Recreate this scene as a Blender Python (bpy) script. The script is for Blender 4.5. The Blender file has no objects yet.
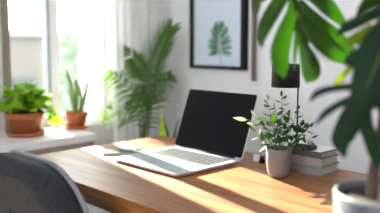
import bpy, bmesh, math, random
from mathutils import Vector, Matrix, noise
random.seed(7)
S = bpy.context.scene
COL = S.collection
PI = math.pi

# ---------------------------------------------------------------- camera
FPX = 541.0
CAM = Vector((0, 0, 1.14))
PITCH = math.atan2(64.5, FPX)
YAW = math.radians(44.0)
HD = Vector((-math.cos(YAW), math.sin(YAW), 0))
RT = Vector((math.sin(YAW), math.cos(YAW), 0))
FW = HD * math.cos(PITCH) - Vector((0, 0, 1)) * math.sin(PITCH)
UP = HD * math.sin(PITCH) + Vector((0, 0, 1)) * math.cos(PITCH)
cd = bpy.data.cameras.new('camera'); cam = bpy.data.objects.new('camera', cd); COL.objects.link(cam)
M = Matrix((RT, UP, -FW)).transposed().to_4x4(); M.translation = CAM
cam.matrix_world = M
cd.sensor_width = 36; cd.lens = FPX / 380 * 36
cd.clip_start = .02; cd.clip_end = 300
cd.dof.use_dof = True; cd.dof.focus_distance = 1.62; cd.dof.aperture_fstop = 1.9
S.camera = cam

# ---------------------------------------------------------------- light
W = bpy.data.worlds.new('World'); S.world = W; W.use_nodes = True
nt = W.node_tree; bg = nt.nodes['Background']
bg.inputs[0].default_value = (.92, .96, 1, 1); bg.inputs[1].default_value = 4.2
SUN_AZ = math.radians(12.0); SUN_EL = math.radians(26)
sd = Vector((math.cos(SUN_EL) * math.cos(SUN_AZ), -math.cos(SUN_EL) * math.sin(SUN_AZ), -math.sin(SUN_EL)))
ld = bpy.data.lights.new('sun', 'SUN'); sun = bpy.data.objects.new('sun', ld); COL.objects.link(sun)
ld.energy = 20.0; ld.angle = math.radians(.6); ld.color = (1, .93, .82)
sun.rotation_euler = sd.to_track_quat('-Z', 'Y').to_euler(); sun.location = (-6, 2, 5)
S.view_settings.view_transform = 'Standard'; S.view_settings.look = 'None'
S.view_settings.gamma = 1; S.view_settings.use_curve_mapping = False
S.view_settings.exposure = 1.2

# ---------------------------------------------------------------- helpers
def px(x, y, d):
    """a point d metres ahead of the camera that the photo shows at x, y"""
    return CAM + FW * d + RT * ((x - 190) / FPX * d) - UP * ((y - 106.5) / FPX * d)

def link(name, me, m=None, parent=None, loc=None):
    o = bpy.data.objects.new(name, me); COL.objects.link(o)
    if m: me.materials.append(m)
    if parent: o.parent = parent
    if loc is not None: o.location = loc
    return o

def obj(name, bm, m, parent=None, smooth=True, bevel=0, solid=0, shift=None):
    """bm is in world space; shift = the parent's location"""
    if parent is not None and shift is None: 
        p = parent; shift = Vector((0, 0, 0))
        while p: shift += p.location; p = p.parent
    if shift is not None: bmesh.ops.translate(bm, vec=-Vector(shift), verts=bm.verts)
    bmesh.ops.recalc_face_normals(bm, faces=bm.faces) if not solid else None
    me = bpy.data.meshes.new(name); bm.to_mesh(me); bm.free()
    for p in me.polygons: p.use_smooth = smooth
    o = link(name, me, m, parent)
    if bevel:
        b = o.modifiers.new('b', 'BEVEL'); b.width = bevel; b.segments = 3; b.limit_method = 'ANGLE'; b.angle_limit = math.radians(40)
        b.harden_normals = True
    if solid:
        s = o.modifiers.new('s', 'SOLIDIFY'); s.thickness = solid; s.offset = 0
    return o

def thing(name, label, cat, loc, group=None):
    o = bpy.data.objects.new(name, None); COL.objects.link(o); o.location = loc
    o.empty_display_size = .05
    o['label'] = label; o['category'] = cat
    if group: o['group'] = group
    return o

def tag(o, label, cat, group=None):
    o['label'] = label; o['category'] = cat
    if group: o['group'] = group
    return o

def struct(name, bm, m, parent=None, bevel=0, smooth=False):
    o = obj(name, bm, m, parent, smooth, bevel)
    if parent is None: o['kind'] = 'structure'
    return o

def box(bm, a, b, rot=None, piv=None):
    x0, y0, z0 = a; x1, y1, z1 = b
    vs = [bm.verts.new(v) for v in ((x0,y0,z0),(x1,y0,z0),(x1,y1,z0),(x0,y1,z0),(x0,y0,z1),(x1,y0,z1),(x1,y1,z1),(x0,y1,z1))]
    for f in ((0,3,2,1),(4,5,6,7),(0,1,5,4),(1,2,6,5),(2,3,7,6),(3,0,4,7)): bm.faces.new([vs[i] for i in f])
    if rot is not None:
        p = Vector(piv)
        for v in vs: v.co = rot @ (v.co - p) + p
    return vs

def boxbm(a, b, rot=None, piv=None):
    bm = bmesh.new(); box(bm, a, b, rot, piv); return bm

def lathe(bm, prof, c, seg=48):
    rings = []
    for r, z in prof:
        if r < 1e-6: rings.append([bm.verts.new((c[0], c[1], c[2] + z))])
        else: rings.append([bm.verts.new((c[0] + r * math.cos(2*PI*i/seg), c[1] + r * math.sin(2*PI*i/seg), c[2] + z)) for i in range(seg)])
    for A, B in zip(rings, rings[1:]):
        for i in range(seg):
            j = (i + 1) % seg
            f = [A[i % len(A)], A[j % len(A)], B[j % len(B)], B[i % len(B)]]
            f = list(dict.fromkeys(f))
            if len(f) > 2: bm.faces.new(f)

def lathebm(prof, c, seg=48):
    bm = bmesh.new(); lathe(bm, prof, c, seg); return bm

def spline(pts, n=6):
    """Catmull-Rom through tuples of any length"""
    P = [tuple(pts[0])] + [tuple(p) for p in pts] + [tuple(pts[-1])]
    out = []
    for i in range(1, len(P) - 2):
        for k in range(n):
            t = k / n
            out.append(tuple(.5 * (2*b + (c-a)*t + (2*a-5*b+4*c-d)*t*t + (3*b-a-3*c+d)*t**3) for a, b, c, d in zip(P[i-1], P[i], P[i+1], P[i+2])))
    out.append(tuple(P[-1])); return out

def tube(bm, pts, rad, seg=8, cap=True):
    """pts: Vectors, rad: number or list"""
    n = len(pts); rings = []
    if not isinstance(rad, (list, tuple)): rad = [rad] * n
    t0 = (pts[1] - pts[0]).normalized()
    nrm = t0.orthogonal().normalized()
    for i in range(n):
        t = (pts[min(i+1, n-1)] - pts[max(i-1, 0)]).normalized()
        nrm = (nrm - t * nrm.dot(t)).normalized(); bn = t.cross(nrm)
        rings.append([bm.verts.new(pts[i] + (nrm * math.cos(2*PI*k/seg) + bn * math.sin(2*PI*k/seg)) * rad[i]) for k in range(seg)])
    for A, B in zip(rings, rings[1:]):
        for k in range(seg): bm.faces.new((A[k], A[(k+1) % seg], B[(k+1) % seg], B[k]))
    if cap:
        bm.faces.new(rings[0][::-1]); bm.faces.new(rings[-1])

def blade(bm, pts, wid, side, arch=.25, cols=4):
    """a leaf strip along pts (Vectors) of half widths wid, side = direction across; arched"""
    n = len(pts); rows = []
    for i in range(n):
        t = (pts[min(i+1, n-1)] - pts[max(i-1, 0)]).normalized()
        s = (side - t * side.dot(t)).normalized(); nn = t.cross(s)
        row = []
        for k in range(cols + 1):
            u = 2 * k / cols - 1
            row.append(bm.verts.new(pts[i] + s * (u * wid[i]) + nn * (arch * wid[i] * abs(u) ** 1.3)))
        rows.append(row)
    for A, B in zip(rows, rows[1:]):
        for k in range(cols): bm.faces.new((A[k], A[k+1], B[k+1], B[k]))

def leaf(bm, base, d, side, L, wd, droop=.2, n=6, arch=.25, shape='oval', cols=2):
    d = d.normalized(); pts = []; ws = []
    for i in range(n + 1):
        t = i / n
        pts.append(base + d * (L * t) - Vector((0, 0, 1)) * (droop * L * t * t))
        w = math.sin(PI * t ** .8) if shape == 'oval' else (1 - t) ** .6 * min(1, t * 6 + .25)
        ws.append(wd * max(w, .03))
    blade(bm, pts, ws, side, arch, cols)

def onz(x, y, z):
    d = FW * FPX + RT * (x - 190) - UP * (y - 106.5); return CAM + d * ((z - CAM.z) / d.z)

# ---------------------------------------------------------------- materials
def mat(name, col, rough=.5, metal=0, spec=.5, bump=0, bscale=40, var=0, vscale=8, coat=0, sheen=0, stretch=(1, 1, 1)):
    m = bpy.data.materials.new(name); m.use_nodes = True
    n = m.node_tree.nodes; l = m.node_tree.links; b = n['Principled BSDF']
    b.inputs['Base Color'].default_value = (*col, 1); b.inputs['Roughness'].default_value = rough
    b.inputs['Metallic'].default_value = metal; b.inputs['Specular IOR Level'].default_value = spec
    b.inputs['Coat Weight'].default_value = coat; b.inputs['Sheen Weight'].default_value = sheen
    if bump or var:
        tc = n.new('ShaderNodeTexCoord'); mp = n.new('ShaderNodeMapping'); mp.inputs['Scale'].default_value = stretch
        l.new(tc.outputs['Object'], mp.inputs[0])
    if var:
        nz = n.new('ShaderNodeTexNoise'); nz.inputs['Scale'].default_value = vscale; nz.inputs['Detail'].default_value = 6
        l.new(mp.outputs[0], nz.inputs['Vector'])
        r = n.new('ShaderNodeValToRGB'); r.color_ramp.elements[0].position = .3; r.color_ramp.elements[1].position = .7
        r.color_ramp.elements[0].color = (*[c * (1 - var) for c in col], 1)
        r.color_ramp.elements[1].color = (*[min(1, c * (1 + var)) for c in col], 1)
        l.new(nz.outputs['Fac'], r.inputs[0]); l.new(r.outputs[0], b.inputs['Base Color'])
    if bump:
        nb = n.new('ShaderNodeTexNoise'); nb.inputs['Scale'].default_value = bscale; nb.inputs['Detail'].default_value = 4
        l.new(mp.outputs[0], nb.inputs['Vector'])
        bp = n.new('ShaderNodeBump'); bp.inputs['Strength'].default_value = bump; bp.inputs['Distance'].default_value = .002
        l.new(nb.outputs['Fac'], bp.inputs['Height']); l.new(bp.outputs[0], b.inputs['Normal'])
    return m

def leafmat(name, col, tcol, rough=.35, trans=.45, var=.25, vscale=18):
    m = bpy.data.materials.new(name); m.use_nodes = True
    n = m.node_tree.nodes; l = m.node_tree.links; b = n['Principled BSDF']; out = n['Material Output']
    b.inputs['Roughness'].default_value = rough; b.inputs['Specular IOR Level'].default_value = .4
    tc = n.new('ShaderNodeTexCoord'); nz = n.new('ShaderNodeTexNoise'); nz.inputs['Scale'].default_value = vscale
    l.new(tc.outputs['Object'], nz.inputs['Vector'])
    r = n.new('ShaderNodeValToRGB'); r.color_ramp.elements[0].position = .35; r.color_ramp.elements[1].position = .65
    r.color_ramp.elements[0].color = (*[c * (1 - var) for c in col], 1); r.color_ramp.elements[1].color = (*[c * (1 + var) for c in col], 1)
    l.new(nz.outputs['Fac'], r.inputs[0]); l.new(r.outputs[0], b.inputs['Base Color'])
    t = n.new('ShaderNodeBsdfTranslucent'); t.inputs[0].default_value = (*tcol, 1)
    mx = n.new('ShaderNodeMixShader'); mx.inputs[0].default_value = trans
    l.new(b.outputs[0], mx.inputs[1]); l.new(t.outputs[0], mx.inputs[2]); l.new(mx.outputs[0], out.inputs[0])
    return m

def wood():
    m = bpy.data.materials.new('oiled_wood'); m.use_nodes = True
    n = m.node_tree.nodes; l = m.node_tree.links; b = n['Principled BSDF']
    tc = n.new('ShaderNodeTexCoord'); mp = n.new('ShaderNodeMapping'); mp.inputs['Scale'].default_value = (1.2, 14, 14)
    l.new(tc.outputs['Object'], mp.inputs[0])
    a = n.new('ShaderNodeTexNoise'); a.inputs['Scale'].default_value = 2.2; a.inputs['Detail'].default_value = 8; a.inputs['Distortion'].default_value = .6
    l.new(mp.outputs[0], a.inputs['Vector'])
    r = n.new('ShaderNodeValToRGB'); e = r.color_ramp.elements
    e[0].position = .3; e[0].color = (.17, .052, .010, 1); e[1].position = .72; e[1].color = (.45, .165, .035, 1)
    x = e.new(.5); x.color = (.31, .108, .021, 1)
    l.new(a.outputs['Fac'], r.inputs[0]); l.new(r.outputs[0], b.inputs['Base Color'])
    b.inputs['Roughness'].default_value = .5; b.inputs['Specular IOR Level'].default_value = .3
    b.inputs['Coat Weight'].default_value = .75; b.inputs['Coat Roughness'].default_value = .42; b.inputs['Coat IOR'].default_value = 1.5
    bp = n.new('ShaderNodeBump'); bp.inputs['Strength'].default_value = .15; bp.inputs['Distance'].default_value = .001
    l.new(a.outputs['Fac'], bp.inputs['Height']); l.new(bp.outputs[0], b.inputs['Normal'])
    return m

def sheer(lo=.25, hi=.42):
    m = bpy.data.materials.new('sheer_fabric'); m.use_nodes = True
    n = m.node_tree.nodes; l = m.node_tree.links; out = n['Material Output']; n.remove(n['Principled BSDF'])
    d = n.new('ShaderNodeBsdfDiffuse'); d.inputs[0].default_value = (.9, .9, .9, 1)
    t = n.new('ShaderNodeBsdfTranslucent'); t.inputs[0].default_value = (.95, .94, .93, 1)
    p = n.new('ShaderNodeBsdfTransparent')
    m1 = n.new('ShaderNodeMixShader'); m1.inputs[0].default_value = .55
    m2 = n.new('ShaderNodeMixShader')
    tc = n.new('ShaderNodeTexCoord'); w = n.new('ShaderNodeTexNoise'); w.inputs['Scale'].default_value = 60
    l.new(tc.outputs['Object'], w.inputs['Vector'])
    mr = n.new('ShaderNodeMapRange'); mr.inputs[3].default_value = lo; mr.inputs[4].default_value = hi
    l.new(w.outputs['Fac'], mr.inputs[0]); l.new(mr.outputs[0], m2.inputs[0])
    l.new(d.outputs[0], m1.inputs[1]); l.new(t.outputs[0], m1.inputs[2])
    l.new(m1.outputs[0], m2.inputs[1]); l.new(p.outputs[0], m2.inputs[2]); l.new(m2.outputs[0], out.inputs[0])
    return m

def paneglass():
    m = bpy.data.materials.new('window_glass'); m.use_nodes = True
    n = m.node_tree.nodes; l = m.node_tree.links; out = n['Material Output']; n.remove(n['Principled BSDF'])
    g = n.new('ShaderNodeBsdfGlossy'); g.inputs['Roughness'].default_value = .01
    p = n.new('ShaderNodeBsdfTransparent'); p.inputs[0].default_value = (.95, .98, .97, 1)
    f = n.new('ShaderNodeFresnel'); f.inputs[0].default_value = 1.4
    mx = n.new('ShaderNodeMixShader'); l.new(f.outputs[0], mx.inputs[0]); l.new(p.outputs[0], mx.inputs[1]); l.new(g.outputs[0], mx.inputs[2])
    l.new(mx.outputs[0], out.inputs[0]); return m

WOOD = wood(); SHEER = sheer(.2, .35); VOILE = sheer(.78, .92); GLASS = paneglass()
WALL = mat('wall_paint', (.81, .805, .82), .8, bump=.1, bscale=120, var=.02)
WHITE = mat('white_paint', (.85, .85, .85), .45, var=.02)
FLOOR = mat('pale_floor', (.55, .52, .5), .45, var=.12, vscale=3, stretch=(1, 8, 1), bump=.05)
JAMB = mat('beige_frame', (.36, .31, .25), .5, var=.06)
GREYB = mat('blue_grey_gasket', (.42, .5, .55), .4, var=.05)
STONE = mat('grey_beige_board', (.36, .31, .275), .6, var=.1, vscale=20)
TERRA = mat('terracotta', (.42, .115, .04), .8, var=.2, vscale=25, bump=.2)
SOIL = mat('soil', (.035, .024, .016), 1, bump=1, bscale=150, var=.5, vscale=80)
GREYPOT = mat('matte_grey_ceramic', (.17, .155, .155), .55, var=.04)
BIGPOT = mat('pale_grey_ceramic', (.12, .125, .138), .45, var=.04)
ALU = mat('silver_aluminium', (.74, .79, .86), .3, metal=.35, var=.02)
BLACK = mat('black_glass', (.004, .004, .005), .3, spec=.12, var=.1)
BLACKM = mat('black_metal', (.01, .01, .012), .55, spec=.25, var=.2)
KEY = mat('grey_keys', (.06, .068, .074), .5, var=.1)
PAD = mat('trackpad', (.74, .79, .86), .3, metal=.35, var=.02)
FRAMEM = mat('black_frame', (.009, .008, .008), .6, spec=.2, var=.2)
BROWN = mat('brown_grey_wood', (.16, .12, .10), .6, var=.2, stretch=(10, 10, 1))
PAPER = mat('pale_blue_paper', (.64, .72, .84), .5, var=.03, vscale=4)
PRINT = mat('printed_green', (.07, .20, .13), .6, var=.45, vscale=14)
PRINTS = mat('printed_pale_green', (.35, .47, .45), .6, var=.2, vscale=14)
FABRIC = mat('dark_grey_fabric', (.026, .027, .03), .9, spec=.2, bump=.8, bscale=300, var=.25, vscale=90, sheen=.1)
FABRIC2 = mat('grey_felt_panel', (.055, .048, .042), .9, spec=.2, bump=.8, bscale=260, var=.3, vscale=120, sheen=.1)
SHELLM = mat('pale_grey_plastic', (.2, .21, .23), .4, var=.03)
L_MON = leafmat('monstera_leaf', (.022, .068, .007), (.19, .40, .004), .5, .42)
L_MONY = leafmat('backlit_monstera_leaf', (.2, .3, .015), (.5, .6, .02), .4, .45)
L_PALM = leafmat('palm_leaf', (.05, .125, .02), (.13, .27, .02), .45, .38)
L_PALMY = leafmat('yellow_palm_tip', (.5, .48, .06), (.8, .8, .1), .45, .5)
L_HERB = leafmat('herb_leaf', (.28, .5, .03), (.6, .9, .04), .45, .5, .4, 30)
L_SNAKE = leafmat('snake_leaf', (.2, .27, .13), (.3, .42, .16), .45, .25, .5, 40)
L_LIME = leafmat('lime_leaf', (.7, .95, .03), (.75, .98, .03), .45, .5, .15)
L_SMALL = leafmat('pepper_leaf', (.02, .068, .012), (.08, .2, .015), .5, .22, .5, 60)
L_PALE = leafmat('pale_variegated_leaf', (.30, .36, .22), (.36, .42, .2), .4, .3, .2, 60)
STEM = mat('green_stem', (.10, .18, .04), .5, var=.2, vscale=40)
BROWNSTEM = mat('brown_stem', (.07, .04, .03), .7, var=.3, vscale=40, bump=.5)

# ---------------------------------------------------------------- the room
WX, WY = -2.25, 1.93           # inside faces of the window wall and of the picture wall
DT = .74                       # desk top height
OZ0, OZ1 = .735, 2.56
XF = WX - .12                  # plane of the window frame
def yof(x, X=None):
    d = FW * FPX + RT * (x - 190) - UP * (60 - 106.5); X = XF + .04 if X is None else X
    return (CAM + d * ((X - CAM.x) / d.x)).y
OY0, OY1 = yof(0, WX), yof(104)
struct('floor', boxbm((WX - .3, -1.6, -.1), (1.6, WY + .2, 0)), FLOOR)
struct('ceiling', boxbm((WX - .3, -1.6, 2.85), (1.6, WY + .2, 2.97)), WHITE)
struct('wall_right', boxbm((WX - .3, WY, 0), (1.6, WY + .2, 2.85)), WALL)
bm = bmesh.new()
box(bm, (WX - .22, -1.6, 0), (WX, OY0, 2.85)); box(bm, (WX - .22, OY1, 0), (WX, WY, 2.85))
box(bm, (WX - .22, OY0, 0), (WX, OY1, OZ0)); box(bm, (WX - .22, OY0, OZ1), (WX, OY1, 2.85))

struct('wall_left', bm, WALL)
bm = bmesh.new(); box(bm, (WX - .3, -1.8, 0), (-1.2, -1.6, 2.85)); box(bm, (.7, -1.8, 0), (1.8, -1.6, 2.85))
box(bm, (-1.2, -1.8, 0), (.7, -1.6, 1.0)); box(bm, (-1.2, -1.8, 2.2), (.7, -1.6, 2.85))
struct('wall_back', bm, WALL)
w2 = struct('fill_window', boxbm((-1.2, -1.72, 2.14), (.7, -1.66, 2.2)), WHITE)  # unseen window behind the camera, added to let in fill light
for x in (-1.2, -.28, .64): obj('mullion', boxbm((x, -1.72, 1.0), (x + .06, -1.66, 2.14)), WHITE, w2, False)
obj('bottom_rail', boxbm((-1.14, -1.72, 1.0), (.64, -1.66, 1.05)), WHITE, w2, False)
struct('wall_far', boxbm((1.6, -1.6, 0), (1.8, WY + .2, 2.85)), WALL)
struct('baseboard_right', boxbm((WX, WY - .015, 0), (1.6, WY, .09)), WHITE, bevel=.003)

def window(name, y0, y1, mull, jamb_m):
    xf = WX - .12
    root = struct(name, boxbm((xf - .04, y0, OZ1 - .06), (xf + .04, y1, OZ1)), WHITE, bevel=.004)
    def part(n, a, b, m): return obj(n, boxbm(a, b), m, root, False, .003)
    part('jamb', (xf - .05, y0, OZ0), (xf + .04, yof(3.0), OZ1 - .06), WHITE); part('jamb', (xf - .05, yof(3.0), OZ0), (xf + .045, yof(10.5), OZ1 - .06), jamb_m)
    part('jamb', (xf - .05, y1 - .05, OZ0), (xf + .05, y1, OZ1 - .06), WHITE)
    part('bottom_rail', (xf - .04, y0 + .055, OZ0), (xf + .04, y1 - .05, OZ0 + .05), WHITE)
    for ym in mull:
        part('mullion', (xf + .0, ym - .015, OZ0 + .05), (xf + .04, ym + .03, OZ1 - .06), WHITE)
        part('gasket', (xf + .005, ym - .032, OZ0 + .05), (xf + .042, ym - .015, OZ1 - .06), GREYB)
    obj('pane', boxbm((xf - .006, y0 + .05, OZ0 + .045), (xf + .002, y1 - .045, OZ1 - .055)), GLASS, root, False)
    return root
window('window_1', OY0, OY1, [(yof(47.5) + .02 + yof(60) - .04) / 2 + .008], JAMB)

# window sill with its grey beige front board
struct('window_sill_trim_1', boxbm((WX - .08, .55, .705), (-1.985, 1.345, DT)), WHITE, bevel=.006).name = 'trim_1'
struct('trim_2', boxbm((WX, .56, .655), (-2.0, 1.34, .705)), STONE, bevel=.003)

# ---------------------------------------------------------------- outside
GRASS = mat('lawn', (.07, .085, .04), .9, var=.3, vscale=2)
HOUSE = mat('hazy_render', (.14, .12, .105), .9, var=.08, vscale=1)
BARK = mat('bark', (.2, .2, .22), .9, var=.2)
L_TREE = leafmat('garden_leaf', (.10, .17, .10), (.12, .2, .12), .6, .4)
struct('floor_1', boxbm((-60, -40, -3.1), (WX - 1.5, 50, -3)), GRASS).name = 'ground'
t = thing('house', 'low beige rendered house outside beyond the window', 'house', (-17, 7.5, -3))
obj('wall', boxbm((-21, 3, -3), (-15, 14.5, 1.35)), HOUSE, t, False)
bm = bmesh.new(); box(bm, (-21.2, 2.8, 1.35), (-14.8, 14.7, 1.5)); obj('roof', bm, mat('grey_roof', (.33, .31, .3), .8, var=.1), t, False)
for k in range(3):
    w_ = obj('window', boxbm((-15.02, 4.4 + k * 2.6, -.9), (-14.94, 5.4 + k * 2.6, .1)), mat('far_glass', (.08, .085, .09), .6, spec=.1, var=.05), t, False)
def bare_tree(x, y, h, label):
    t = thing('bare_tree', label, 'tree', (x, y, -3))
    bm = bmesh.new(); rnd = random.Random(int(x * 10))
    def br(p, d, L, r, n):
        pts = [p]; 
        for i in range(4):
            d = (d + Vector((rnd.uniform(-.2, .2), rnd.uniform(-.2, .2), rnd.uniform(-.05, .15)))).normalized()
            pts.append(pts[-1] + d * L / 4)
        tube(bm, pts, [r * (1 - .1 * i) for i in range(5)], 6)
        if n:
            for k in range(3):
                q = pts[2 + k % 3]
                br(q, (d + Vector((rnd.uniform(-.9, .9), rnd.uniform(-.9, .9), rnd.uniform(0, .5)))).normalized(), L * .62, r * .55, n - 1)
    if x < -5: br(Vector((x, y, -3)), Vector((0, 0, 1)), h * .6, .1, 4)
    else:
        tube(bm, [Vector((x, y, -3)), Vector((x + .01, y, 0)), Vector((x, y, 2.2)), Vector((x - .02, y + .02, 3.4))], [.085, .075, .07, .05], 14)
        for z, dx, dy, dz in ((2.35, -.2, .5, .8), (1.9, -.2, -.6, .6)):
            p = Vector((x, y, z)); d = Vector((dx, dy, dz)); tube(bm, [p, p + d * .5 + Vector((0, 0, .05)), p + d * 1.1], [.02, .012, .006], 8)
            tube(bm, [p + d * .5 + Vector((0, 0, .05)), p + d * .8 + Vector((0, .25, .0))], [.008, .004], 6)
    obj('trunk', bm, BARK, t)
bare_tree(-11.5, 7.4, 6, 'bare pale tree standing outside in front of the beige house')
bare_tree(-3.3, 1.362, 7.6, 'slender bare tree added outside the window to shade the desk')  # added tree, trunk out of view, placed to shade the desk front
t = thing('evergreen_shrub', 'pale green leafy shrub outside behind the window mullion', 'shrub', (-7.5, 5.05, -3))
bm = bmesh.new(); rnd = random.Random(5)
for i in range(1500):
    th = rnd.uniform(0, 2*PI); z = rnd.uniform(-2.6, 1.6); R = .75 * (1 - ((z + .4) / 2.4) ** 2 * .8) * rnd.uniform(.55, 1)
    p = Vector((-7.5 + R * math.cos(th), 5.05 + R * math.sin(th), z))
    leaf(bm, p, Vector((math.cos(th), math.sin(th), rnd.uniform(-.3, .8))), Vector((-math.sin(th), math.cos(th), rnd.uniform(-.5, .5))), .16, .05, n=2)
obj('foliage', bm, L_TREE, t)
bm = bmesh.new(); tube(bm, [Vector((-7.5, 5.05, -3)), Vector((-7.45, 5.05, -1)), Vector((-7.5, 5.05, 1.2))], [.07, .05, .02]); obj('trunk', bm, BARK, t)

# ---------------------------------------------------------------- curtains
def curtain(y0, y1, z0, z1, xc, amp, folds, label, ph=0., m=None):
    bm = bmesh.new(); ny = folds * 12; nz = 16; rows = []
    for j in range(nz + 1):
        v = j / nz; row = []
        for i in range(ny + 1):
            u = i / ny
            x = xc + amp * math.sin(2*PI*folds*u + ph + .5 * math.sin(5*u + v)) * (1 - .35 * v) + .012 * math.sin(9*u + 3*v)
            row.append(bm.verts.new((x, y0 + (y1 - y0) * u + .006 * math.sin(4*PI*folds*u), z0 + (z1 - z0) * v)))
        rows.append(row)
    for A, B in zip(rows, rows[1:]):
        for i in range(ny): bm.faces.new((A[i], A[i+1], B[i+1], B[i]))
    o = obj('sheer_curtain', bm, m or SHEER, None, True)
    tag(o, label, 'curtain', 'white sheer curtains at the window'); return o
curtain(1.40, 1.60, .76, 2.62, WX + .035, .015, 5, 'white sheer curtain hanging behind the smaller terracotta pot, down to the sill', 0., VOILE)
curtain(1.53, 1.885, .02, 2.62, WX + .11, .03, 7, 'long white sheer curtain hanging in folds behind the palm', .6)
t = thing('curtain_rail', 'white curtain rail fixed above the window', 'curtain rail', (WX + .07, 1.4, 2.65))
bm = bmesh.new(); tube(bm, [Vector((WX + .07, .9, 2.65)), Vector((WX + .07, 1.91, 2.65))], .012, 12); obj('pole', bm, WHITE, t)
for y in (1.0, 1.86): obj('bracket', boxbm((WX, y - .01, 2.64), (WX + .07, y + .01, 2.66)), WHITE, t, False)

# ---------------------------------------------------------------- desk
DX0, DX1, DY0, DY1 = -1.745, -.12, .82, 1.512
t = thing('desk', 'warm brown wooden desk holding the laptop', 'desk', (-.93, 1.16, 0))
obj('desktop', boxbm((DX0, DY0, DT - .024), (DX1, DY1, DT)), WOOD, t, False, .003)
bm = bmesh.new()
box(bm, (DX0 + .05, DY0 + .018, DT - .062), (DX1 - .05, DY0 + .036, DT - .024)); box(bm, (DX0 + .05, DY1 - .04, DT - .062), (DX1 - .05, DY1 - .02, DT - .024))
box(bm, (DX0 + .05, DY0 + .036, DT - .062), (DX0 + .07, DY1 - .04, DT - .024)); box(bm, (DX1 - .07, DY0 + .036, DT - .062), (DX1 - .05, DY1 - .04, DT - .024))
obj('apron', bm, WOOD, t, False, .002)
for x in (-1.46, DX1 - .1):
    for y in (DY0 + .06, DY1 - .08):
        bm = bmesh.new()
        tube(bm, [Vector((x, y, DT - .024)), Vector((x, y, .3)), Vector((x, y, 0))], [.03, .024, .017], 20)
        obj('leg', bm, WOOD, t)

# ---------------------------------------------------------------- chair (seen from behind)
def chair():
    t = thing('desk_chair', 'dark grey upholstered chair with a rounded back, pulled up to the desk', 'chair', (-1.29, .66, 0))
    # backrest profile: rounded panel in X-Z, curved around the sitter
    cx, hw, zt, zb, rc = -1.305, .235, .842, .42, .15
    def outline(hw, zt, zb, rc, n=14):
        P = []
        for (sx, ang0) in ((1, 0), (-1, PI/2)):
            for k in range(n + 1):
                a = ang0 + PI/2 * k / n
                P.append((sx * (hw - rc) + rc * math.cos(a), zt - rc + rc * math.sin(a)))
        r2 = .09
        for (sx, ang0) in ((-1, PI), (1, 3*PI/2)):
            for k in range(7):
                a = ang0 + PI/2 * k / 6
                P.append((sx * (hw - .04 - r2) + r2 * math.cos(a), zb + r2 + r2 * math.sin(a)))
        return P
    def W(x, z, off):       # map to world: off = outward (towards viewer) distance
        cur = .28 * x * x
        return Vector((cx + x, .683 - off + cur * .8 - .12 * (z - .42), z - (.22 * x * x if z > .6 else 0)))
    def slab(insets):
        bm = bmesh.new(); rings = []
        for ins, off in insets:
            P = outline(hw - ins, zt - ins, zb + ins, max(rc - ins, .02))
            rings.append([bm.verts.new(W(x, z, off)) for x, z in P])
        for A, B in zip(rings, rings[1:]):
            n = len(A)
            for i in range(n): bm.faces.new((A[i], A[(i+1) % n], B[(i+1) % n], B[i]))
        for R_ in (rings[0], rings[-1]):
            c = bm.verts.new(sum((v.co for v in R_), Vector()) / len(R_))
            for i in range(len(R_)): bm.faces.new((R_[i], R_[(i+1) % len(R_)], c))
        return bm
    obj('backrest', slab([(.05, -.045), (.02, -.042), (.004, -.03), (0, -.012), (0, .006), (.006, .018), (.02, .026), (.045, .03), (.06, .028)]), FABRIC, t)
    obj('back_panel', slab([(.044, .02), (.044, .031), (.054, .036), (.12, .038), (.2, .038)]), FABRIC2, t)['label'] = 'lighter brownish grey back panel'
    obj('piping', slab([(.002, -.050), (-.003, -.046), (-.003, -.042), (.002, -.038), (.02, -.038), (.02, -.050)]), SHELLM, t)['label'] = 'pale grey rim around the front of the backrest'
    # seat
    bm = bmesh.new()
    box(bm, (cx - .23, .66, .42), (cx + .23, 1.08, .49)); obj('seat', bm, FABRIC, t, False, .03)
    for sx in (-1, 1):
        for y, dy in ((.70, -.05), (1.0, .05)):
            bm = bmesh.new(); tube(bm, [Vector((cx + sx*.2, y, .42)), Vector((cx + sx*.24, y + dy, 0))], [.018, .011], 14)
            obj('leg', bm, BLACKM, t)
chair()

# ---------------------------------------------------------------- laptop
LX0, LX1, LY0, LY1 = -1.472, -1.143, 1.052, 1.343
BT = .013
t = thing('laptop', 'open silver laptop with a black screen standing on the desk', 'laptop', (-1.31, 1.2, DT))
def rrect(bm, x0, x1, y0, y1, z0, z1, r, n=6, tap=0.):
    P = []
    for cx_, cy_, a0 in ((x1 - r, y1 - r, 0), (x0 + r, y1 - r, PI/2), (x0 + r, y0 + r, PI), (x1 - r, y0 + r, 3*PI/2)):
        for k in range(n + 1):
            a = a0 + PI/2 * k / n; P.append((cx_ + r * math.cos(a), cy_ + r * math.sin(a)))
    A = [bm.verts.new((x + (tap if x < (x0+x1)/2 else -tap), y + (tap if y < (y0+y1)/2 else -tap), z0)) for x, y in P]
    B = [bm.verts.new((x, y, z1)) for x, y in P]
    N = len(P)
    for i in range(N): bm.faces.new((A[i], A[(i+1) % N], B[(i+1) % N], B[i]))
    bm.faces.new(A[::-1]); bm.faces.new(B); return A + B
bm = bmesh.new(); rrect(bm, LX0, LX1, LY0, LY1, DT + .003, DT + BT, .012, tap=.006)
for x in (LX0 + .03, LX1 - .03):
    for y in (LY0 + .03, LY1 - .03): lathe(bm, [(0, 0), (.006, 0), (.006, .004), (0, .004)], (x, y, DT), 12)
base = obj('base', bm, ALU, t, False, .0015)
kx0, kx1, ky0, ky1 = LX0 + .022, LX1 - .022, LY1 - .145, LY1 - .024
obj('keyboard_well', boxbm((kx0, ky0, DT + BT - .0015), (kx1, ky1, DT + BT + .0004)), mat('keyboard_well', (.3, .33, .36), .4, metal=.3, var=.02), t, False)
bm = bmesh.new()
rows, kh = 6, (ky1 - ky0) / 6
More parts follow.
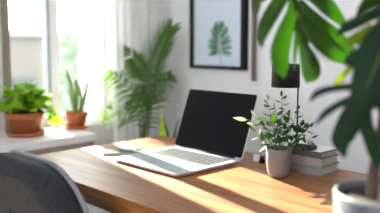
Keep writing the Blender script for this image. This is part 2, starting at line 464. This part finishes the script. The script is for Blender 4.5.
for r_ in range(rows):
    n_ = 14 if r_ else 9
    if r_ == 0: ws_ = [1, 1, 1, 1.2, 5, 1.2, 1, 1, 1]
    elif r_ == 1: ws_ = [2.2] + [1]*10 + [2.2]
    elif r_ == 2: ws_ = [1.8] + [1]*11 + [1.8]
    elif r_ == 3: ws_ = [1.5] + [1]*12 + [1]
    elif r_ == 4: ws_ = [1]*13 + [1.6]
    else: ws_ = [1]*14
    u = (kx1 - kx0 - .004) / sum(ws_); x = kx0 + .002
    for w_ in ws_:
        box(bm, (x + .0014, ky0 + r_*kh + .0016, DT + BT), (x + w_*u - .0014, ky0 + (r_+1)*kh - .0016, DT + BT + .0016)); x += w_*u
obj('keyboard', bm, KEY, t, False)
bm = bmesh.new(); rrect(bm, -1.365, -1.25, LY0 + .018, LY0 + .118, DT + BT - .001, DT + BT + .0006, .006); obj('trackpad', bm, PAD, t, False)
# lid: hinge line at y = LY1, leaning back
lid = Vector((0, .081, .210)); LL = lid.length; lu = lid.normalized(); ln = Vector((0, -lu.z, lu.y))   # ln faces the user
ROT = Matrix((Vector((1, 0, 0)), lu, Vector((1, 0, 0)).cross(lu))).transposed()
H0 = Vector((0, LY1 - .003, DT + BT + .001))
def lidpart(name, x0, x1, v0, v1, n0, n1, r, m, bev=0):
    bm = bmesh.new(); rrect(bm, x0, x1, v0, v1, n0, n1, r)
    bmesh.ops.transform(bm, matrix=Matrix.Translation(H0) @ ROT.to_4x4(), verts=bm.verts)
    return obj(name, bm, m, t, False, bev)
lidpart('lid', LX0, LX1, .0, LL, -.006, 0, .01, ALU, .001)
lidpart('screen', LX0 + .001, LX1 - .001, .004, LL - .001, -.001, .0012, .009, BLACK)
bm = bmesh.new(); tube(bm, [Vector((LX0 + .03, LY1 + .001, DT + BT)), Vector((LX1 - .03, LY1 + .001, DT + BT))], .0055, 12); obj('hinge', bm, BLACKM, t)

# ---------------------------------------------------------------- phone
t = thing('smartphone', 'grey smartphone lying on the desk left of the laptop', 'phone', (-1.552, 1.162, DT))
R_ = Matrix.Rotation(math.radians(53) - PI/2, 4, 'Z')
def php(name, hx, hy, z0, z1, r, m, off=(0, 0)):
    bm = bmesh.new(); rrect(bm, off[0] - hx, off[0] + hx, off[1] - hy, off[1] + hy, z0, z1, r)
    bmesh.ops.transform(bm, matrix=Matrix.Translation(t.location) @ R_, verts=bm.verts); return obj(name, bm, m, t, False, .001)
php('body', .036, .073, 0, .008, .009, mat('phone_frame', (.38, .42, .40), .35, metal=.3, var=.05))
php('screen', .0335, .0705, .0075, .0086, .007, mat('phone_glass', (.2, .26, .23), .2, var=.4, vscale=30))
php('camera_lens', .010, .010, .0084, .0096, .004, mat('lens', (.02, .02, .02), .1, var=.1), (-.02, .055))

# ---------------------------------------------------------------- books
def book(loc, L, D, H, rot, cover, page, label, band=None):
    t = thing('hardcover_book', label, 'book', loc, 'hardcover books stacked on the desk')
    Rm = Matrix.Rotation(rot, 4, 'Z')
    def add(name, a, b, m, bev=.001):
        bm = boxbm(a, b); bmesh.ops.transform(bm, matrix=Matrix.Translation(t.location) @ Rm, verts=bm.verts); return obj(name, bm, m, t, False, bev)
    ct = .0028
    bm = bmesh.new()
    box(bm, (-L/2, -D/2, 0), (L/2, D/2, ct)); box(bm, (-L/2, -D/2, H - ct), (L/2, D/2, H)); box(bm, (-L/2, -D/2, ct), (L/2, -D/2 + .003, H - ct))
    bmesh.ops.transform(bm, matrix=Matrix.Translation(t.location) @ Rm, verts=bm.verts); obj('cover', bm, cover, t, False, .0008)
    add('pages', (-L/2 + .004, -D/2 + .003, ct), (L/2 - .004, D/2 - .004, H - ct), page, 0)
    if band: add('spine_label', (-L/2 + .01, -D/2 - .0008, .003), (-L/2 + .055, -D/2 + .001, H - .003), band, 0)
    return t
PAGE = mat('page_edges', (.40, .375, .35), .9, var=.12, vscale=60, stretch=(.2, .2, 12))
PAGED = mat('dark_page_edges', (.34, .31, .27), .9, var=.12, vscale=60, stretch=(.2, .2, 12))
G1 = mat('mid_grey_cloth', (.22, .215, .22), .8, var=.08, vscale=60); G2 = mat('light_grey_cloth', (.30, .27, .26), .8, var=.08, vscale=60)
G3 = mat('dark_grey_cloth', (.09, .09, .085), .7, var=.08, vscale=60)
BX, BY = -.954, 1.430
book(Vector((BX, BY, DT)), .178, .102, .028, 0.0, G1, PAGE, 'grey hardcover book at the bottom of the stack beside the grey pot')
book(Vector((BX + .001, BY, DT + .028)), .174, .100, .024, .012, G2, PAGE, 'lighter brownish grey book in the middle of the stack')
tb = book(Vector((BX - .001, BY + .001, DT + .052)), .174, .098, .021, -.02, G3, PAGED, 'dark grey book with a pale cover, sunlight put into its colour, topmost of the stack under the lamp', mat('black_spine_label', (.02, .02, .02), .5, var=.1))
bm = boxbm((-.087, -.049, .0209), (.087, .049, .0218)); bmesh.ops.transform(bm, matrix=Matrix.Translation(tb.location) @ Matrix.Rotation(-.02, 4, 'Z'), verts=bm.verts)
obj('sunlit_cover_top', bm, mat('pale_sunlit_cover', (.85, .86, .87), .5, var=.03), tb, False)  # pale cover top, whiteness stands in for sunlight on it

# ---------------------------------------------------------------- desk lamp on the books
BTZ = DT + .052 + .0218
lp = px(305, 133, 1.665); lp = Vector((lp.x, lp.y, BTZ))
t = thing('desk_lamp', 'black desk lamp with a drum shade standing on the book stack', 'lamp', lp)
obj('base', lathebm([(0, 0), (.036, 0), (.038, .003), (.036, .007), (.012, .010), (0, .011)], lp), BLACKM, t)
sp = px(297.3, 120, 1.665)
top = px(297.3, 76, 1.665)
bm = bmesh.new(); tube(bm, [Vector((sp.x, sp.y, BTZ + .006)), Vector((sp.x, sp.y, top.z + .03))], .0024, 10); obj('stem', bm, BLACKM, t)
sc = px(285.5, 87, 1.665); sc = Vector((sc.x, sc.y, sc.z))
obj('lamp_shade', lathebm([(.041, .001), (.0435, 0), (.0425, .070), (.0, .073), (0, .070), (.0395, .068), (.041, .001)], sc), BLACKM, t)
obj('bulb', lathebm([(0, .012), (.012, .016), (.018, .03), (.012, .048), (.008, .069), (0, .070)], sc), mat('unlit_bulb', (.5, .5, .48), .2, var=.05), t)

# ---------------------------------------------------------------- small things behind the grey pot
p = onz(256.5, 161, DT)
t = thing('earbud_case', 'small white rounded case on the desk between laptop and grey pot', 'case', (p.x, p.y, DT))
bm = bmesh.new(); rrect(bm, p.x - .012, p.x + .012, p.y - .009, p.y + .009, DT, DT + .013, .008); obj('case_body', bm, WHITE, t, False, .003)
bm = bmesh.new(); rrect(bm, p.x - .012, p.x + .012, p.y - .009, p.y + .009, DT + .0135, DT + .022, .008); obj('lid', bm, WHITE, t, False, .003)
p = onz(262, 163.0, DT)
t = thing('ink_bottle', 'tiny black bottle on the desk beside the grey pot', 'bottle', (p.x, p.y, DT))
obj('bottle_body', lathebm([(0, 0), (.009, 0), (.010, .002), (.010, .011), (.006, .014), (0, .014)], p, 24), BLACK, t)
obj('cap', lathebm([(0, .014), (.0065, .014), (.0065, .021), (0, .0215)], p, 24), BLACKM, t)

# ---------------------------------------------------------------- small potted plant in the focus
PC = Vector((-.955, 1.290, DT))
t = thing('potted_plant', 'small bushy green plant in a matte grey pot on the desk beside the books', 'plant', PC)
obj('pot', lathebm([(0, 0), (.022, 0), (.028, .003), (.0335, .016), (.0375, .045), (.0385, .086), (.0375, .088), (.0355, .086), (.035, .05), (.03, .02), (0, .015)], PC, 64), GREYPOT, t)
obj('soil', lathebm([(0, .078), (.018, .08), (.0352, .077), (.0352, .070), (0, .07)], PC), SOIL, t)
D0 = (PC - CAM).dot(FW)
rnd = random.Random(11)
stems = [  # px points (x, y, depth offset), leaf count, pale?
    ([(279, 150, 0), (281, 125, 0), (282, 97, .01)], 12), ([(276, 150, 0), (272, 122, -.01), (268, 101, -.01)], 9),
    ([(277, 150, 0), (266, 130, 0), (257, 117, .01)], 8), ([(283, 150, 0), (292, 128, .01), (297, 110, .02)], 9),
    ([(284, 150, 0), (298, 138, -.01), (308, 127, -.02)], 8), ([(286, 150, 0), (300, 146, -.03), (311, 138, -.04)], 7),
    ([(275, 150, 0), (264, 142, -.02), (256, 132, -.03)], 7), ([(281, 150, 0), (287, 132, -.03), (289, 118, -.03)], 9),
    ([(278, 150, 0), (275, 135, -.03), (274, 122, -.04)], 9), ([(281, 150, 0), (278, 130, .03), (275, 108, .04)], 8),
    ([(284, 150, 0), (290, 142, .03), (300, 130, .05)], 7), ([(280, 150, 0), (283, 138, -.04), (284, 130, -.05)], 7), ([(274, 150, 0), (270, 142, -.03), (266, 138, -.035)], 7), ([(280, 150, -.02), (278, 142, -.04), (277, 138, -.045)], 7), ([(286, 150, 0), (290, 143, -.03), (294, 139, -.035)], 7), ([(288, 150, .0), (296, 138, .02), (301, 126, .03)], 8), ([(283, 150, 0), (284, 138, .03), (286, 124, .03)], 8)]
bs = bmesh.new(); bl = bmesh.new(); bp = bmesh.new()
for si, (pts, nl) in enumerate(stems):
    sp_ = [px(x, y, D0 + d) for x, y, d in spline(pts, 8)]
    if True:
        tube(bs, sp_, [.0013 * (1 - .6 * i / len(sp_)) for i in range(len(sp_))], 5)
    for k in range(nl):
        f_ = .28 + .72 * (k + 1) / nl; i = min(int(f_ * (len(sp_) - 1)), len(sp_) - 1)
        tg = (sp_[i] - sp_[max(i - 2, 0)]).normalized()
        az = k * 2.4 + rnd.uniform(-.5, .5); o_ = tg.orthogonal().normalized(); s_ = (Matrix.Rotation(az, 3, tg) @ o_)
        dr = (tg * rnd.uniform(.3, .9) + s_ * 1.0) if k < nl - 1 else tg
        L = rnd.uniform(.022, .034)
        leaf(bp if rnd.random() < .12 and f_ > .6 and k > 3 and si < 5 else bl, sp_[i], dr, dr.cross(Vector((rnd.uniform(-.4, .4), rnd.uniform(-.4, .4), 1))), L, L * .33, rnd.uniform(0, .35), 6, .3)
obj('stem', bs, STEM, t)
obj('foliage', bl, L_SMALL, t)
# the pale spray reaching towards the laptop
sp_ = [px(x, y, D0 + d) for x, y, d in spline([(275, 148, 0), (262, 132, 0), (250, 121, 0), (244, 119.5, 0)], 6)]
tube(bp, sp_, .0009, 5)
leaf(bp, px(247, 120, D0), px(232, 117.5, D0) - px(247, 120, D0), UP, .044, .0062, 0, 8, .2)
leaf(bp, px(253, 124, D0), px(245, 122, D0) - px(253, 124, D0), UP, .02, .004, .1, 6, .2)
leaf(bp, px(255, 126, D0), px(262, 118, D0) - px(255, 126, D0), UP + RT, .022, .005, .1, 6, .2)
for k in range(16):
    x = 255 + rnd.uniform(0, 16); y = 118 + rnd.uniform(0, 22)
    a = rnd.uniform(-2.8, -.6)
    leaf(bp if k % 2 else bl, px(x, y, D0 + .01), RT * math.cos(a) - UP * math.sin(a), UP * math.cos(a) + RT * math.sin(a) + FW * .5, .02, .005, .1, 6, .2) if False else None
obj('variegated_leaves', bp, L_PALE, t)['label'] = 'pale cream green leaves'

# ---------------------------------------------------------------- framed print and wooden strip on the wall
def onwall(x, y, Y=WY):
    d = FW * FPX + RT * (x - 190) - UP * (y - 106.5); return CAM + d * ((Y - CAM.y) / d.y)
a = onwall(193.3, 0); b = onwall(248.0, 72); zbot = onwall(191.5, 67.8).z; x0, x1 = a.x, b.x
zt_ = zbot + .62
t = thing('framed_print', 'black framed picture of a green palm leaf hanging on the wall', 'picture', ((x0 + x1)/2, WY, zbot))
fw_ = .017; bm = bmesh.new()
yf = WY - .028
box(bm, (x0, yf, zbot), (x0 + fw_, WY, zt_)); box(bm, (x1 - fw_*1.5, yf, zbot), (x1, WY, zt_))
box(bm, (x0 + fw_, yf, zbot), (x1 - fw_*1.5, WY, zbot + fw_)); box(bm, (x0 + fw_, yf, zt_ - fw_), (x1 - fw_*1.5, WY, zt_))
obj('frame', bm, FRAMEM, t, False, .0015)
obj('paper', boxbm((x0 + fw_, WY - .012, zbot + fw_), (x1 - fw_*1.5, WY - .008, zt_ - fw_)), PAPER, t, False)
yp = WY - .0128
bm = bmesh.new(); b2 = bmesh.new()
C0 = onwall(219.5, 53, yp)
def pl(bm, p, ang, L, w):
    d = Vector((math.cos(ang), 0, math.sin(ang))); s = Vector((-d.z, 0, d.x))
    vs = [bm.verts.new(p - s*w*.3)]
    for tt, ww in ((.3, .9), (.6, 1), (.85, .6)): vs.append(bm.verts.new(p + d*L*tt - s*w*ww*.5))
    vs.append(bm.verts.new(p + d*L))
    for tt, ww in ((.85, .6), (.6, 1), (.3, .9)): vs.append(bm.verts.new(p + d*L*tt + s*w*ww*.5))
    bm.faces.new(vs)
U_ = Vector((0, 0, 1)); rnd = random.Random(3); k = 0
for i in range(12):
    f_ = i / 11; p0 = C0 + U_ * (.0 + .10 * f_)
    for sgn in (-1, 1):
        ang = PI/2 - sgn * (1.75 - 1.35 * f_) + rnd.uniform(-.05, .05); Lx = .095 * (1 - .35 * f_) * (.85 if i < 2 else 1)
        k += 1; pl(b2 if (sgn > 0 and i % 3 == 0) else bm, p0 + Vector((0, -.00012 * k, 0)), ang, Lx * rnd.uniform(.9, 1.1), .014)
pl(bm, C0 + U_ * .11, PI/2, .05, .010)
obj('printed_leaf', bm, PRINT, t, False)
obj('printed_leaflets', b2, PRINTS, t, False)
bm = bmesh.new(); q = onwall(222.5, 69, yp)
tube(bm, [Vector((p_.x, yp - .001, p_.z)) for p_ in (C0 + U_*.06, C0, (C0 + q)/2 + Vector((.004, 0, 0)), q + U_*.004)], .0022, 6); obj('printed_stalk', bm, PRINTS, t, False)
a = onwall(253.6, 81); zb_ = onwall(254.7, 81).z
t = tag(obj('wooden_strip', boxbm((a.x, WY - .02, zb_), (a.x + .017, WY, zb_ + .72)), BROWN, None, False, .002), 'narrow brown wooden strip on the wall right of the framed picture', 'wood strip')

# ---------------------------------------------------------------- terracotta pots on the sill
def saucer(c, r, label):
    o = obj('plant_saucer', lathebm([(0, 0), (r*.9, 0), (r, .010), (r*1.02, .018), (r*.97, .018), (r*.9, .006), (0, .006)], c), TERRA)
    return tag(o, label, 'saucer', 'terracotta saucers on the sill')
def clay(t, c, r, h):
    obj('pot', lathebm([(0, .0), (r*.68, .0), (r*.9, h*.74), (r*1.0, h*.74), (r*1.02, h*.78), (r*1.03, h), (r*.93, h), (r*.9, h*.8), (r*.85, h*.8), (0, h*.6)], c, 56), TERRA, t)
    obj('soil', lathebm([(0, h*.88), (r*.9, h*.86), (r*.88, h*.80), (0, h*.80)], c), SOIL, t)
c1 = onz(18.5, 133, DT); c2 = onz(77, 128.5, DT)
c1.x = max(c1.x, WX + .09); 
saucer(c1, .082, 'wide terracotta saucer under the big pot on the window sill'); saucer(c2, .053, 'small terracotta saucer under the smaller pot on the sill')
c1z = c1 + Vector((0, 0, .006)); c2z = c2 + Vector((0, 0, .006))
t = thing('potted_herb', 'big terracotta pot of bushy light green herbs on the sill', 'plant', c1z)
clay(t, c1z, .08, .095)
bm = bmesh.new(); bs = bmesh.new(); rnd = random.Random(21)
for k in range(95):
    th = rnd.uniform(0, 2*PI); R = rnd.uniform(.02, .125); hh = rnd.uniform(.07, .19) * (1 - R * 4)
    e = c1z + Vector((R * math.cos(th), R * math.sin(th), .07 + hh)); b0 = c1z + Vector((.3*R*math.cos(th), .3*R*math.sin(th), .08))
    tube(bs, [b0, (b0 + e)/2 + Vector((0, 0, .02)), e], .0013, 4)
    for j in range(9):
        f_ = rnd.uniform(.3, 1); p = b0.lerp(e, f_) + Vector((0, 0, .02 * math.sin(PI * f_)))
        a_ = rnd.uniform(0, 2*PI); d = Vector((math.cos(a_), math.sin(a_), rnd.uniform(-.1, .8)))
        leaf(bm, p, d, d.cross(Vector((rnd.uniform(-.5, .5), rnd.uniform(-.5, .5), 1))), rnd.uniform(.026, .042), rnd.uniform(.011, .017), .4, 4, .3)
for k in range(5):   # trailing stems at the right
    p = c1z + RT * (.075 + .012 * k) + Vector((0, 0, .12 - .004 * k))
    for j in range(7):
        q = p + RT * (.006 * j) + Vector((0, 0, .012 - .011 * j)); a_ = rnd.uniform(0, 2*PI); d = Vector((math.cos(a_), math.sin(a_), -.5))
        leaf(bm, q, d, d.cross(Vector((0, .3, 1))), .026, .011, .5, 4, .3)
    tube(bs, [c1z + Vector((0, 0, .09)), p + Vector((0, 0, .015)), p + RT*.04 - Vector((0, 0, .06))], .001, 4)
obj('stems', bs, STEM, t); obj('foliage', bm, L_HERB, t)

def snake(t, specs, d, m):
    for pts, w in specs:
        bm = bmesh.new(); s_ = [px(x, y, d + dd) for x, y, dd in spline(pts, 6)]; n = len(s_)
        ws = [w * .68 / FPX * d * (.75 + .5 * math.sin(PI * min(1, i/n*1.1)))  * (1 - (i / (n-1)) ** 3) + .0006 for i in range(n)]
        blade(bm, s_, ws, RT + FW * .4, .35); obj('leaf', bm, m, t, solid=.0015)
t = thing('potted_snake_plant', 'upright spiky plant in the smaller terracotta pot on the sill', 'plant', c2z)
clay(t, c2z, .052, .075)
d2 = (c2z - CAM).dot(FW)
snake(t, [([(77, 114, 0), (73, 95, 0), (69, 78, 0), (64.5, 66, .02)], 2.2), ([(76, 114, 0), (76.5, 95, -.01), (75, 80, -.01)], 2.4), ([(80, 114, 0), (81, 98, .01), (78, 86, .01), (74.5, 76, .01)], 2.0),
          ([(80, 114, 0), (85, 98, .01), (88, 84, .01), (90, 79, .01)], 1.8), ([(74, 114, 0), (72, 102, 0), (69, 92, 0), (67, 86, 0)], 1.0), ([(81, 114, 0), (83, 104, -.01), (84, 94, -.01)], 1.8)], d2, L_SNAKE)

# ---------------------------------------------------------------- palm in the corner
pc = Vector((-1.98, 1.70, 0)); dp = (pc - CAM).dot(FW) / math.cos(PITCH); dp = (Vector((pc.x, pc.y, 1.1)) - CAM).dot(FW)
t = thing('potted_palm', 'tall green palm in a floor pot between curtain and desk', 'plant', pc)
obj('pot', lathebm([(0, 0), (.10, 0), (.12, .02), (.145, .26), (.148, .28), (.138, .28), (.13, .24), (0, .22)], pc), mat('white_planter', (.7, .7, .7), .5, var=.03), t)
obj('soil', lathebm([(0, .25), (.13, .245), (.12, .225), (0, .225)], pc), SOIL, t)
DOWN = Vector((0, 0, -1))
def frond(pts, nl, L, w, lean, m, droop=.15, both=True, tilt=.3, s0=.25):
    nl = int(nl * 1.2)
    bm = bmesh.new()
    s_ = [px(x, y, dp + dd) for x, y, dd in spline(pts, 10)]; n = len(s_)
    base_pt = Vector((pc.x + (s_[0].x - pc.x) * .3, pc.y + (s_[0].y - pc.y) * .3, .25))
    stem_ = [base_pt, base_pt.lerp(s_[0], .5), s_[0]]
    tube(bm, stem_ + s_[1:], [.006, .0055, .005] + [.0045 * (1 - .8 * i / n) for i in range(1, n)], 6)
    rnd = random.Random(int(pts[0][0] * 7 + pts[-1][0] * 13 + pts[-1][1]))
    for k in range(nl):
        f_ = s0 + (1 - s0) * (k + .5) / nl; i = min(int(f_ * (n - 1)), n - 2); tg = (s_[i+1] - s_[i]).normalized()
        for sgn in ((-1, 1) if both else (1,)):
            side = FW.cross(tg).normalized() * sgn
            d = (tg * lean + side * (1.25 - .7 * f_) + FW * rnd.uniform(-tilt, tilt)).normalized()
            LL_ = L * math.sin(PI * (.15 + .8 * f_)) ** .6 * rnd.uniform(.85, 1.1)
            leaf(bm, s_[i], d, d.cross(FW + UP * rnd.uniform(-.5, .5)), LL_, w * .62 * rnd.uniform(.8, 1.15), droop, 5, .25, 'blade')
    return obj('frond', bm, m, t)
frond([(144, 150, 0), (147, 110, 0), (152, 72, 0), (161, 46, 0), (171, 28, -.02)], 26, .15, .0075, 1.5, L_PALM, -.02)
frond([(143, 150, 0), (149, 105, 0), (147, 78, .02), (136, 60, .03), (119, 46, .05)], 24, .13, .010, .8, L_PALM, .5)
frond([(142, 150, 0), (143, 112, 0), (133, 94, -.03), (120, 80, -.05), (109, 73, -.06)], 18, .10, .008, .6, L_PALM, .5)
frond([(141, 150, 0), (139, 120, 0), (130, 108, .05), (118, 106, .08), (104, 117, .08)], 18, .10, .008, .5, L_PALM, .5)
frond([(146, 150, 0), (151, 110, 0), (155, 92, 0), (162, 80, .02), (170, 74, .03)], 16, .10, .007, .9, L_PALM, .4)
0 and frond([(145, 150, 0), (148, 125, .04), (149, 98, .06), (154, 66, .08), (150, 40, .08)], 22, .14, .008, 1.3, L_PALM, .1)
frond([(143, 150, 0), (145, 128, -.03), (147, 108, -.05), (142, 96, -.06), (134, 92, -.07)], 14, .09, .008, .7, L_PALM, .5)
0 and frond([(144, 150, 0), (147, 130, .02), (150, 115, .02), (150, 90, .02), (141, 74, .0)], 18, .11, .009, 1.0, L_PALM, .3)
bm = bmesh.new()
for k in range(5):
    leaf(bm, px(122 - k, 48 - k*.4, dp + .04), -RT - UP * (.1 + .15 * k), UP * (.6) + FW * .4, .035, .009, .3, 5)
obj('frond_tip', bm, L_PALMY, t)['label'] = 'yellow tip of the left frond'
bm = bmesh.new(); rnd = random.Random(8)
for k in range(26):
    x = rnd.uniform(106, 130); y = rnd.uniform(102, 118) + abs(x - 120) * .2
    leaf(bm, px(x, y, dp - .05), -RT * rnd.uniform(.2, 1) - UP * rnd.uniform(-.3, .8), UP + FW * .5, .05, .010, .3, 5)
obj('frond', bm, leafmat('lit_palm_leaf', (.36, .48, .26), (.5, .6, .3), .4, .3), t)['label'] = 'lower leaves with light put into their pale green'  # brighter copy of the palm leaf, light put into its colour

# snake plant standing behind the desk's end
sc_ = Vector((-1.80, 1.76, 0))
t = thing('floor_snake_plant', 'plant with one bright lime blade showing behind the desk left of the laptop', 'plant', sc_)
obj('pot', lathebm([(0, 0), (.07, 0), (.085, .02), (.10, .30), (.102, .32), (.094, .32), (.09, .28), (0, .27)], sc_), GREYPOT, t)
obj('soil', lathebm([(0, .29), (.088, .288), (.088, .27), (0, .27)], sc_), SOIL, t)
ds = (Vector((sc_.x, sc_.y, .7)) - CAM).dot(FW)
snake(t, [([(165, 210, 0), (164, 160, 0), (163, 135, 0), (161, 110, 0)], 5.6)], ds, L_LIME)
snake(t, [([(168, 210, 0.02), (169, 160, .02), (168, 135, .03), (161, 112, .04)], 2.2), ([(170, 210, 0), (173, 165, 0), (174, 140, 0), (179, 118, .02)], 3.0),
          ([(163, 210, 0), (160, 165, .03), (158, 146, .04), (154, 135, .05)], 2.4)], ds, leafmat('dark_blade', (.05, .10, .05), (.1, .2, .06), .4, .25, .4, 30))

# ---------------------------------------------------------------- monstera in the foreground
MC = px(391, 192, 1.0); MC = Vector((MC.x, MC.y, DT)); mh = px(391, 192, 1.0).z - DT
t = thing('potted_monstera', 'large split leaf monstera in a pale grey pot at the near right of the desk', 'plant', MC)
R0 = .103
obj('pot', lathebm([(0, 0), (R0*.86, 0), (R0*.92, .006), (R0*.97, mh*.5), (R0, mh - .004), (R0*.985, mh), (R0*.93, mh), (R0*.91, mh - .006), (R0*.9, mh*.6), (0, mh*.55)], MC, 72), BIGPOT, t)
obj('soil', lathebm([(0, mh - .012), (R0*.5, mh - .010), (R0*.912, mh - .014), (R0*.9, mh - .05), (0, mh - .05)], MC), SOIL, t)
bm = bmesh.new()
def pxs(pts, n=8): return [px(x, y, d) for x, y, d in spline(pts, n)]
s_ = pxs([(373, 200, 1.0), (373, 180, 1.0), (378, 150, 1.0), (384, 110, 1.0), (390, 60, .98)]); tube(bm, s_, [.013 - .006 * i / len(s_) for i in range(len(s_))], 12)
s_ = pxs([(382, 204, .96), (384, 180, .97), (388, 140, .98), (394, 60, .98), (380, 5, 1.04), (345, -18, 1.10), (292, -12, 1.115)]); tube(bm, s_, [.006 - .003 * i / len(s_) for i in range(len(s_))], 10)
obj('stem', bm, BROWNSTEM, t)
def mleaf(lobes, m, seed, rib=None, thin=1.0, dd=0.):
    """lobes: lists of (x, y, half width px, depth m) along each finger of the leaf"""
    bm = bmesh.new(); rnd = random.Random(seed)
    for L_ in lobes:
        a = spline(L_, 7); P = [px(x, y, d + dd) for x, y, w, d in a]
        ws = [max(w * thin, .15) / FPX * d for x, y, w, d in a]
        tg = (P[-1] - P[0]).normalized(); tl = rnd.uniform(-.35, .35)
        side = FW.cross(tg).normalized(); side = (side + FW * tl).normalized()
        blade(bm, P, [w * math.sqrt(1 + tl*tl) for w in ws], side, .22, 6)
    o = obj('leaf', bm, m, t, solid=.0005)
    if rib:
        b_ = bmesh.new(); s_ = pxs([(x, y, d + dd) for x, y, d in rib]); tube(b_, s_, [.0022 - .0014 * i / len(s_) for i in range(len(s_))], 6); obj('midrib', b_, STEM, o)
    return o
# leaf one: the big leaf hanging at the top
d = .97
mleaf([
    [(284, -16, 5, .96), (266, -7, 6, .95), (257, 0, 5, .94), (256, 8, 3.5, .94), (254, 15, .5, .94)],
    [(289, -14, 6, .96), (279, 0, 8, .95), (271, 14, 8, .95), (264, 28, 7, .94), (261, 38, 5, .94), (262, 48, .4, .93)],
    [(293, -6, 4, d), (292, 12, 5.5, .96), (286, 32, 9, .95), (281, 52, 10.5, .94), (282, 67, 9, .93), (284, 78, .5, .93)],
    [(290, -14, 4, .975), (296, 10, 5.5, .975), (300, 28, 7, .975), (306, 44, 4, .97)],
    [(298, 20, 4, d), (297, 36, 3, .965), (295, 52, 2, .96), (294, 70, .5, .955)],
    [(302, 36, 4, d), (305, 50, 6, .965), (309, 61, 9, .96), (311, 70, 10, .955), (309, 77, 8, .95), (306, 83, .5, .95)],
    [(304, 44, 3, .965), (311, 56, 5, .96), (316, 68, 5, .96), (318, 77, .5, .955)],
    [(296, -12, 6, .98), (314, -5, 8, .98), (330, 8, 9, .985), (342, 21, 5, .99), (350, 30, .5, 1.0)],
    [(297, 2, 6, .98), (308, 14, 7.5, .98), (320, 25, 8.5, .985), (334, 36, 8.5, .99), (348, 47, 6, 1.0), (356, 54, 1, 1.0)],
    [(299, 18, 7, .975), (312, 33, 8.5, .98), (324, 43, 9.5, .985), (336, 53, 9, .99), (347, 60, 5, 1.0), (356, 66, .5, 1.0)],
], L_MON, 2, thin=1.1, dd=.14, rib=[(292, -12, .972), (297, 10, .972), (306, 32, .972), (316, 50, .972), (328, 62, .972)])
# leaf two: right edge, long fingers, its shade put into the dark colour
d = .93
mleaf([
    [(404, 16, 12, d), (388, 48, 24, d), (374, 80, 20, d), (362, 104, 12, d), (356, 118, 8, d)],
    [(376, 76, 8, d), (360, 85, 4.5, .94), (342, 87, 3.4, .94), (325, 90, 3.2, .95), (315, 95, 2.8, .95), (310, 102, .6, .95)],
    [(370, 88, 7, d), (356, 97, 4, .94), (340, 104, 3.4, .95), (326, 113, 3.2, .955), (315, 125, .6, .96)],
    [(364, 98, 9, d), (355, 114, 11, .94), (347, 128, 10.5, .95), (341, 142, 8.5, .955), (345, 158, .8, .96)],
    [(364, 100, 7, d), (365, 120, 7, .94), (370, 138, 6.5, .94), (375, 155, 5.5, .95), (377, 170, .6, .95)],
    [(378, 88, 11, d), (386, 110, 7, .93), (389, 134, 6, .93), (392, 150, .6, .93)],
    [(400, 0, 8, d), (378, 12, 6, .94), (360, 21, 5.5, .95), (346, 28, 5, .96), (336, 36, .6, .97)],
    [(386, 44, 10, d), (366, 54, 9, .94), (352, 60, 7, .95), (343, 64, .6, .955)],
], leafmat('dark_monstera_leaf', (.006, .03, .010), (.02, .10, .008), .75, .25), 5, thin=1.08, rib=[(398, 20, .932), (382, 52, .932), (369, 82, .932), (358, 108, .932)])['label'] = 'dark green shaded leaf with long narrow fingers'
# leaves with sun from behind put into a yellow green colour
d = 1.0
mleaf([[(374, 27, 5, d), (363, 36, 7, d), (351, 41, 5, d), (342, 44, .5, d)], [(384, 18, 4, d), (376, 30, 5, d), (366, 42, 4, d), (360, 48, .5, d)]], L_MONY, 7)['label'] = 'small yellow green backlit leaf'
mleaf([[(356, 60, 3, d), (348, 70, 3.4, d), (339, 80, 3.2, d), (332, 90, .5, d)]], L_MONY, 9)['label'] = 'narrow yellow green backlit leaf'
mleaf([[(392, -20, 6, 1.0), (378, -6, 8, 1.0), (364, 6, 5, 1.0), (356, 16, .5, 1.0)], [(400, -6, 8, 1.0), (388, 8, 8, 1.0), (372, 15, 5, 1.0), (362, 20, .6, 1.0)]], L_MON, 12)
